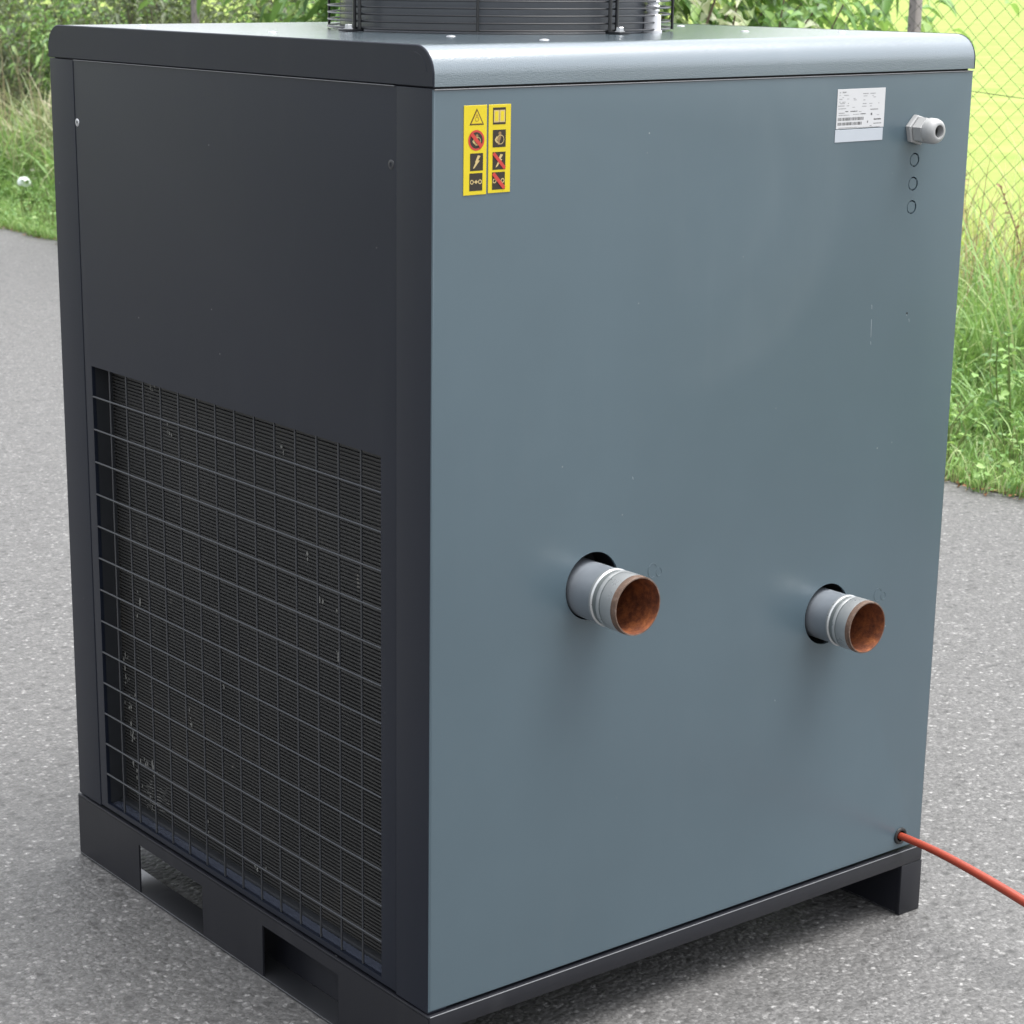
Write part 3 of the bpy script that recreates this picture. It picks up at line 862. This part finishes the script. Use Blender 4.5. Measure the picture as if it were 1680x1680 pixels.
def chain_bay():
    """one bay of woven wire, y from 0 to BAY: zigzag strands, three sided wire"""
    dw, dh, r = .0436, .0375, .0017
    ns = int(round(BAY / dw)); nz = int(FH / dh)
    V, F = [], []
    rg = np.random.default_rng(4)
    for s in range(ns):
        y0 = s * BAY / ns
        base = len(V)
        for i in range(nz + 1):
            side = (i + s) % 2
            y = y0 + side * BAY / ns
            z = i * dh + .02
            x = .0016 * (1 if side else -1) * (1 if s % 2 else -1) + .006 * math.sin(z * 5 + y * 2)
            y += .003 * math.sin(z * 9 + s * .4)
            for k in range(3):
                a = 2 * PI * k / 3
                V.append((x + r * math.cos(a), y + r * math.sin(a) * .8, z))
        for i in range(nz):
            for k in range(3):
                a, b = base + i * 3, base + i * 3 + 3
                F += [a + k, a + (k + 1) % 3, b + (k + 1) % 3, b + k]
    return V, F
V, F = chain_bay()
bay0 = None
for y in posts_y[:-1]:
    if bay0 is None:
        bay0 = mesh_from('wire_mesh', V, F, [4] * (len(F) // 4), M['wire'], fence); b = bay0
    else:
        b = bay0.copy(); link(b, fence)
    b['kind'] = 'stuff'
    b.location = (FX, y, 0)
for z0, z1 in ((.905, .955), (1.50, 1.50), (.12, .12)):
    bm = bmesh.new()
    yy = np.linspace(posts_y[0], posts_y[-1], 60)
    slope = (.9766 - .9242) / (3.54 - 3.293) if z0 == .905 else 0
    tube(bm, [(FX - .003, y, (.9766 + .06 * (y - 3.54)) if z0 == .905 else z0) for y in yy], .0016, 5)
    obj('tension_wire', bm, M['wire'], fence)

# ================================================================== VEGETATION
def blades(rg, px, py, h, wd, lean, segs=3, droop=1.0, tint=(0, 1), z0=0):
    """curved grass blades as numpy arrays (tapering strips)"""
    n = len(px)
    az = rg.uniform(0, 2 * PI, n); dx, dy = np.cos(az), np.sin(az)
    sx, sy = -dy, dx
    rot = rg.uniform(-.8, .8, n)
    sx, sy = sx * np.cos(rot) - sy * np.sin(rot), sx * np.sin(rot) + sy * np.cos(rot)
    ln = lean * rg.uniform(.3, 1.3, n)
    V = np.zeros((n, segs * 2 + 1, 3), np.float32)
    for i in range(segs + 1):
        t = i / segs
        off = ln * t ** 1.8 * h
        zz = h * (t - .5 * droop * ln * t ** 2.4)
        hw = wd * (1 - t) ** .6 * (.75 + .5 * min(1, t * 3)) / 2
        cx, cy = px + dx * off, py + dy * off
        if i < segs:
            V[:, 2 * i, 0] = cx - sx * hw; V[:, 2 * i, 1] = cy - sy * hw; V[:, 2 * i, 2] = zz + z0
            V[:, 2 * i + 1, 0] = cx + sx * hw; V[:, 2 * i + 1, 1] = cy + sy * hw; V[:, 2 * i + 1, 2] = zz + z0
        else:
            V[:, 2 * i, 0] = cx; V[:, 2 * i, 1] = cy; V[:, 2 * i, 2] = zz + z0
    k = segs * 2 + 1
    fl, lp = [], []
    for i in range(segs - 1):
        fl += [2 * i, 2 * i + 1, 2 * i + 3, 2 * i + 2]; lp.append(4)
    fl += [2 * segs - 2, 2 * segs - 1, 2 * segs]; lp.append(3)
    F = (np.arange(n)[:, None] * k + np.array(fl)[None]).ravel()
    L = np.tile(lp, n)
    T = np.repeat(rg.uniform(tint[0], tint[1], n), k)
    return V.reshape(-1, 3), F, L, T

def leaves(rg, pos, dirs, size, aspect=.5, fold=.25, droop=.3, tint=(0, 1)):
    """pointed leaves: six vertices, folded along the midrib and drooping at the tip"""
    n = len(pos)
    d = dirs / np.maximum(1e-6, np.linalg.norm(dirs, axis=1))[:, None]
    up = np.tile(np.array([0, 0, 1.]), (n, 1)) + rg.normal(0, .45, (n, 3))
    s = np.cross(d, up); s /= np.maximum(1e-6, np.linalg.norm(s, axis=1))[:, None]
    nn = np.cross(s, d)
    S = size[:, None]; w_ = S * aspect / 2
    dz = np.array([0, 0, 1.])[None]
    V = np.zeros((n, 7, 3), np.float32)
    V[:, 0] = pos
    V[:, 1] = pos + d * S * .35 - s * w_ + nn * w_ * fold
    V[:, 2] = pos + d * S * .38 - dz * S * droop * .08
    V[:, 3] = pos + d * S * .35 + s * w_ + nn * w_ * fold
    V[:, 4] = pos + d * S * .72 - s * w_ * .62 + nn * w_ * fold - dz * S * droop * .35
    V[:, 5] = pos + d * S * .72 + s * w_ * .62 + nn * w_ * fold - dz * S * droop * .35
    V[:, 6] = pos + d * S - dz * S * droop * .8
    fl = [0, 1, 2, 0, 2, 3, 1, 4, 6, 2, 3, 2, 6, 5]; lp = [3, 3, 4, 4]
    F = (np.arange(n)[:, None] * 7 + np.array(fl)[None]).ravel()
    return V.reshape(-1, 3), F, np.tile(lp, n), np.repeat(rg.uniform(tint[0], tint[1], n), 7)

def join(parts):
    V, F, L, T = [], [], [], []; o = 0
    for v, f, l, t in parts:
        V.append(v); F.append(f + o); L.append(l); T.append(t); o += len(v)
    return np.concatenate(V), np.concatenate(F), np.concatenate(L), np.concatenate(T)

def veg(name, arr, mat, parent=None):
    V, F, L, T = arr
    return mesh_from(name, V, F, L, mat, parent, T)

rg = np.random.default_rng(11)
ex = np.vectorize(edge_x)
def scatter(n, y0, y1, a, b, clump=0.):
    """points on the verge; a..b metres in from the asphalt edge"""
    y = rg.uniform(y0, y1, n)
    x = ex(y) + rg.uniform(a, b, n)
    if clump:
        k = max(4, int(n / 40)); cy = rg.uniform(y0, y1, k); ci = rg.integers(0, k, n)
        cx = ex(cy) + rg.uniform(a, b, k)
        m = rg.uniform(0, 1, n) < clump
        x = np.where(m, cx[ci] + rg.normal(0, .05, n), x); y = np.where(m, cy[ci] + rg.normal(0, .05, n), y)
        x = np.maximum(x, ex(y) + a * .5 + .01)
    return x, y

Y0, Y1 = -2.5, 17.0
# short turf and creeping weeds along the edge, taller grass behind
x, y = scatter(46000, Y0, Y1, -.05, .55, .3)
A1 = blades(rg, x, y, rg.uniform(.03, .13, len(x)), rg.uniform(.003, .006, len(x)), .8, tint=(.2, .95))
x, y = scatter(50000, Y0, Y1, .35, 2.2, .75)
u = np.clip((x - ex(y) - .3) / 1.5, 0, 1)
A2 = blades(rg, x, y, rg.uniform(.10, .28, len(x)) + .30 * u * rg.uniform(.3, 1, len(x)), rg.uniform(.004, .009, len(x)), .8, 4, tint=(.1, .9))
tag(veg('verge_grass', join([A1, A2]), M['grass']), kind='stuff')
x, y = scatter(7500, Y0, Y1, .9, 2.5, .75)
B1 = blades(rg, x, y, rg.uniform(.40, .85, len(x)), rg.uniform(.004, .009, len(x)), .9, 5, 1.1, tint=(.3, 1))
tag(veg('tall_grass', B1, M['grass']), kind='stuff')
x, y = scatter(3600, Y0, 7.5, 1.45, 2.5, .6)
B2 = blades(rg, x, y, rg.uniform(.45, 1.0, len(x)), rg.uniform(.003, .006, len(x)), .35, 4, .8)
tag(veg('dry_grass', B2, M['dry']), kind='stuff')
x, y = scatter(8000, Y0, Y1, 2.5, 4.2, .6)
B3 = blades(rg, x, y, rg.uniform(.1, .45, len(x)), rg.uniform(.004, .008, len(x)), .6, 3, tint=(.55, 1))
tag(veg('meadow_edge_grass', B3, M['lime']), kind='stuff')
# broad leaved ground cover (ground ivy, dock, bindweed) that nobody could count
def cover_leaves(n, y0, y1, a, b, hz, sz, tint=(0, 1)):
    x, y = scatter(n, y0, y1, a, b, .55)
    z = np.abs(rg.normal(0, 1, n)) * hz * .5 + .012
    d = np.stack([rg.normal(0, 1, n), rg.normal(0, 1, n), rg.uniform(-.1, .6, n)], 1)
    return leaves(rg, np.stack([x, y, z], 1), d, rg.uniform(sz[0], sz[1], n), .72, .3, .25, tint)
tag(veg('ground_cover', join([cover_leaves(15000, Y0, Y1, -.05, .9, .09, (.014, .034)), cover_leaves(9000, Y0, Y1, .4, 1.7, .24, (.018, .042))]), M['weed']), kind='stuff')
# dead leaves and crumbs of soil on the asphalt edge
n = 2600
x, y = scatter(n, Y0, Y1, -.05, .06)
d = np.stack([rg.normal(0, 1, n), rg.normal(0, 1, n), rg.uniform(-.1, .2, n)], 1)
tag(veg('leaf_litter', leaves(rg, np.stack([x, y, rg.uniform(.004, .012, n)], 1), d, rg.uniform(.008, .022, n), .5, .4, .1), M['deadleaf']), kind='stuff')

# ---- upright weeds, each a plant of its own
def stem_mesh(bm, p0, p1, r, bend=.05, seed=0, sides=5):
    rr = random.Random(seed); a = rr.uniform(0, 6.28)
    p0, p1 = Vector(p0), Vector(p1)
    pts = [p0.lerp(p1, t) + Vector((math.cos(a), math.sin(a), 0)) * bend * math.sin(t * PI) for t in (0, .25, .5, .75, 1)]
    tube(bm, pts, [r * (1 - .6 * t) for t in (0, .25, .5, .75, 1)], sides)
    return pts
M['stem'] = plain('green_stem', (.13, .17, .05), .6, var=.2)

def leafy_weed(seed, h, leaf, mat, nst=5):
    """stems with opposite leaf pairs"""
    r2 = np.random.default_rng(seed); rr = random.Random(seed)
    root = bpy.data.objects.new('weed_plant', None); root.empty_display_size = .05; col.objects.link(root)
    bm = bmesh.new(); P, Dd, S = [], [], []
    for k in range(nst):
        a = rr.uniform(0, 6.28); sp_ = rr.uniform(.02, .10); hh = h * rr.uniform(.65, 1.05)
        tip = (math.cos(a) * (sp_ + .12 * hh), math.sin(a) * (sp_ + .12 * hh), hh)
        pts = stem_mesh(bm, (math.cos(a) * sp_ * .5, math.sin(a) * sp_ * .5, 0), tip, .0035, .03, seed * 7 + k)
        m = int(hh / .045)
        for i in range(2, m):
            t = i / m; j = min(3, int(t * 4)); p = pts[j].lerp(pts[j + 1], t * 4 - j)
            b = i * 1.57 + k
            for q in (0, PI):
                P.append(p); Dd.append((math.cos(b + q), math.sin(b + q), rr.uniform(.0, .5))); S.append(leaf * (1.15 - .6 * t) * rr.uniform(.8, 1.2))
        for q in range(4):
            P.append(pts[-1]); Dd.append((math.cos(q * 1.57), math.sin(q * 1.57), .9)); S.append(leaf * .5)
    st = obj('stem', bm, M['stem'], root)
    lv = veg('foliage', leaves(r2, np.array(P), np.array(Dd), np.array(S), .5, .3, .5), mat, root)
    return root
def copy_thing(o):
    c = o.copy(); col.objects.link(c)
    for ch in o.children:
        d = ch.copy(); col.objects.link(d); d.parent = c; d.matrix_parent_inverse = Matrix.Identity(4)
    return c
protos = [leafy_weed(21, .30, .048, M['weed'], 6), leafy_weed(22, .40, .050, M['pale'], 4), leafy_weed(23, .17, .042, M['weed'], 9), leafy_weed(24, .55, .045, M['lime'], 4)]
WL = ['bushy dark green weed with paired leaves growing in the verge grass', 'pale grey green weed with paired leaves standing in the verge grass',
      'low broad leaved weed growing at the front of the verge', 'tall thin lime green weed rising out of the verge grass']
WG = ['dark green weeds in the verge', 'pale green weeds in the verge', 'low broad weeds in the verge', 'tall lime weeds in the verge']
for o in protos:
    for ch in o.children: ch.matrix_parent_inverse = Matrix.Identity(4)
rw = random.Random(8)
used = [False] * 4
spots = []
for _ in range(70):
    spots.append((rw.choice((0, 0, 2, 2, 2, 2)), rw.uniform(.9, 4.2), None))
for _ in range(40):
    spots.append((rw.choice((0, 1, 2, 2, 3)), rw.uniform(8.2, 13.5), None))
for k, yy, _ in spots:
    a = {0: rw.uniform(.5, 1.5), 1: rw.uniform(.5, 1.6), 2: rw.uniform(.12, .8), 3: rw.uniform(.9, 1.8)}[k]
    o = protos[k] if not used[k] else copy_thing(protos[k]); used[k] = True
    o.location = (edge_x(yy) + a, yy, .004); s = rw.uniform(.7, 1.25); o.scale = (s, s, s); o.rotation_euler = (0, 0, rw.uniform(0, 6.28))
    tag(o, WL[k], 'weed', WG[k])

# ---- white flowering weed at the left edge of the picture
fl = empty('flowering_weed', (4.28, 9.83, .004), 'low weed carrying one white flower head at the left edge of the verge', 'flower')
bm = bmesh.new(); stem_mesh(bm, (4.28, 9.83, 0), (4.262, 9.80, .155), .003, .02, 3)
obj('stem', bm, M['stem'], fl)
bm = bmesh.new()
for k in range(34):
    a = rw.uniform(0, 6.28); el = rw.uniform(-.5, 1.4)
    nrm = Vector((math.cos(a) * math.cos(el), math.sin(a) * math.cos(el), math.sin(el)))
    c = Vector((4.262, 9.80, .17)) + Vector((nrm.x * .036, nrm.y * .036, nrm.z * .028))
    u_ = nrm.orthogonal().normalized(); v_ = nrm.cross(u_)
    for m in range(5):
        b = m * 1.256 + k; e = u_ * math.cos(b) + v_ * math.sin(b); q_ = (v_ * math.cos(b) - u_ * math.sin(b)) * .006
        bm.faces.new([bm.verts.new(p) for p in (c, c + e * .009 + q_ + nrm * .003, c + e * .016 + nrm * .002, c + e * .009 - q_ + nrm * .003)])
obj('flower_head', bm, M['petal'], fl, smooth=0)
n = 26
veg('foliage', leaves(np.random.default_rng(5), np.stack([4.28 + rg.normal(0, .04, n), 9.83 + rg.normal(0, .04, n), rg.uniform(.01, .1, n)], 1),
    np.stack([rg.normal(0, 1, n), rg.normal(0, 1, n), rg.uniform(0, .5, n)], 1), rg.uniform(.04, .08, n), .6), M['weed'], fl)

# ---- tall reed grass clumps in front of the hedge
def reed(x, y, h, seed, n=150, label=None, mat='reed'):
    r2 = np.random.default_rng(seed)
    o = empty('reed_clump', (x, y, 0), label or 'clump of tall drooping grass in front of the hedge behind the cabinet', 'tall grass', 'bright grass clumps beside the yard' if label else 'clumps of tall grass before the hedge')
    a = r2.uniform(0, 6.28, n); q = np.abs(r2.normal(0, .10, n))
    veg('blade_tuft', blades(r2, x + q * np.cos(a), y + q * np.sin(a), h * r2.uniform(.55, 1.1, n), r2.uniform(.008, .016, n), 1.0, 6, 1.15), M[mat], o)
    bm = bmesh.new()
    for k in range(4):
        b = r2.uniform(0, 6.28)
        stem_mesh(bm, (x, y, 0), (x + .25 * h * math.cos(b), y + .25 * h * math.sin(b), h * 1.0), .003, .06, seed * 3 + k)
    obj('stalk', bm, M['dry_plain'], o)
M['dry_plain'] = plain('straw_stalk', (.34, .27, .17), .8, var=.25)
rr = random.Random(31)
for k in range(14):
    yy = 9.0 + .5 * k
    reed(rr.uniform(4.85, 5.2), yy + rr.uniform(-.2, .2), rr.uniform(.9, 1.25), 100 + k)
for k in range(9):
    yy = 9.3 + .62 * k
    reed(rr.uniform(4.45, 4.8), yy + rr.uniform(-.2, .2), rr.uniform(.55, .75), 140 + k, 130, 'clump of bright fresh green long grass on the verge beside the yard', 'grass')

# ---- shrubs beyond and through the fence
def shrub(name, x, y, h, rad, mat, label, seed, n=2600, leaf=(.04, .075), asp=.5, group=None, cat='shrub', drop=.4, clusters=34, low=.12):
    r2 = np.random.default_rng(seed); q = random.Random(seed)
    o = empty(name, (x, y, 0), label, cat, group)
    bm = bmesh.new(); P, Dd = [], []
    for k in range(clusters):
        a = q.uniform(0, 6.28); rr_ = rad * math.sqrt(q.uniform(.05, 1)); t = q.uniform(low, 1)
        prof = math.sin(min(1, t * .85 + .18) * PI) ** .6
        tip = Vector((x + rr_ * prof * math.cos(a), y + rr_ * prof * math.sin(a), h * t))
        root = Vector((x + .08 * math.cos(a), y + .08 * math.sin(a), 0))
        pts = stem_mesh(bm, root, tip, .007 + .007 * q.random(), .10, seed * 50 + k)
        m = max(6, int(n / clusters)); cs = rad * q.uniform(.16, .34)
        for _ in range(m):
            if q.random() < .55:
                g_ = Vector((q.gauss(0, cs), q.gauss(0, cs), q.gauss(0, cs * .75))); p = tip + g_
            else:
                f_ = q.uniform(.45, 1); j = min(3, int(f_ * 4)); p = pts[j].lerp(pts[j + 1], f_ * 4 - j) + Vector((q.gauss(0, .05), q.gauss(0, .05), q.gauss(0, .05)))
            if p.z < .03: p.z = .03 + q.random() * .2
            P.append(p); out = (p - Vector((x, y, h * .4))); out.z *= .4
            Dd.append((out.normalized() * .8 + Vector((q.gauss(0, .7), q.gauss(0, .7), q.gauss(0.1, .5))))[:])
    obj('branches', bm, M['bark'], o)
    veg('crown', leaves(r2, np.array(P), np.array(Dd), r2.uniform(leaf[0], leaf[1], len(P)), asp, .3, drop), M[mat], o)
    return o
rr = random.Random(77)
HL = 'grey green hedge shrub tangled with dry stems at the back left of the verge'
for k in range(9):
    shrub('hedge_shrub', 5.75 + rr.uniform(-.2, .6), 9.7 + .85 * k, rr.uniform(1.26, 1.40), rr.uniform(.55, .75), 'hedge' if k % 3 else 'weed', HL, 300 + k, 3000, (.05, .10), .36, 'hedge shrubs at the back left', drop=.7)
HL2 = 'dense olive green hedge bush standing behind the tangled hedge row'
for k in range(8):
    shrub('hedge_shrub', 6.9 + rr.uniform(-.2, .5), 9.6 + 1.0 * k, rr.uniform(1.26, 1.40), rr.uniform(.6, .8), 'hedge', HL2, 340 + k, 3000, (.05, .10), .45, 'hedge bushes of the rear row', drop=.5)
LL = 'sunny yellow green bush beyond the fence, seen left of the roof fan'
for k in range(5):
    shrub('lime_bush', 6.3 + rr.uniform(0, 1.2), 6.7 + .75 * k, rr.uniform(1.28, 1.42), rr.uniform(.5, .7), 'lime' if k != 3 else 'weed', LL, 400 + k, 2600, (.04, .08), .6, 'yellow green bushes behind the fan')
shrub('elder_bush', 6.0, 6.75, 4.6, 1.45, 'weed', 'dark leafy bush behind the right half of the cabinet roof', 501, 15000, (.09, .15), .5, drop=.8, clusters=120, low=.14)
shrub('pale_bush', 4.85, 4.95, 1.75, .55, 'pale', 'pale grey green bush with long drooping leaves above the cabinet roof, right of the fan', 502, 1900, (.09, .15), .42, drop=1.0, clusters=30)
# thin leafy branch reaching out over the meadow
tw = empty('leaning_branch', (5.05, 4.75, 0), 'slender leaning branch with small bright leaves in front of the fence post', 'branch')
bm = bmesh.new(); P, Dd = [], []
for (a, b, sd_) in (((5.05, 4.75, 0), (5.08, 4.05, 1.30), 1), ((5.05, 4.75, .0), (5.1, 4.38, 1.42), 2), ((5.08, 4.4, .9), (5.12, 4.22, 1.30), 3), ((5.05, 4.75, .0), (5.1, 4.62, 1.55), 4)):
    pts = stem_mesh(bm, a, b, .008, .05, sd_)
    for i in range(26):
        f_ = rr.uniform(.35, 1); j = min(3, int(f_ * 4)); p = pts[j].lerp(pts[j + 1], f_ * 4 - j)
        P.append(p + Vector((rr.gauss(0, .02), rr.gauss(0, .03), rr.gauss(0, .02)))); Dd.append((rr.gauss(0, 1), rr.gauss(-.4, 1), rr.gauss(0, .6)))
obj('twig', bm, M['bark'], tw)
veg('foliage', leaves(np.random.default_rng(9), np.array(P), np.array(Dd), np.random.default_rng(9).uniform(.05, .085, len(P)), .55, .3, .5), M['weed'], tw)

# ---- dry dock stalks by the fence on the right
def dock(x, y, h, seed):
    q = random.Random(seed); r2 = np.random.default_rng(seed)
    o = empty('dock_plant', (x, y, 0), 'dry reddish brown dock stalk standing against the chain link fence', 'weed', 'dry stalks along the fence')
    bm = bmesh.new(); P, Dd = [], []
    for k in range(4):
        a = q.uniform(0, 6.28)
        pts = stem_mesh(bm, (x, y, 0), (x + .18 * h * math.cos(a), y + .18 * h * math.sin(a), h * q.uniform(.6, 1)), .0045, .05, seed * 9 + k)
        for _ in range(46):
            f_ = q.uniform(.45, 1); j = min(3, int(f_ * 4)); p = pts[j].lerp(pts[j + 1], f_ * 4 - j)
            P.append(p); Dd.append((q.gauss(0, 1), q.gauss(0, 1), q.gauss(.5, .5)))
    obj('stem', bm, M['dock_stem'], o)
    tag(veg('seed_head', leaves(r2, np.array(P), np.array(Dd), r2.uniform(.010, .026, len(P)), .6, .3, .2), M['dry'], o), kind='stuff')
M['dock_stem'] = plain('reddish_stem', (.20, .125, .085), .8, var=.3)
for k in range(8):
    dock(rr.uniform(4.85, 5.22), 1.5 + .5 * k + rr.uniform(-.1, .1), rr.uniform(.75, 1.05), 600 + k)
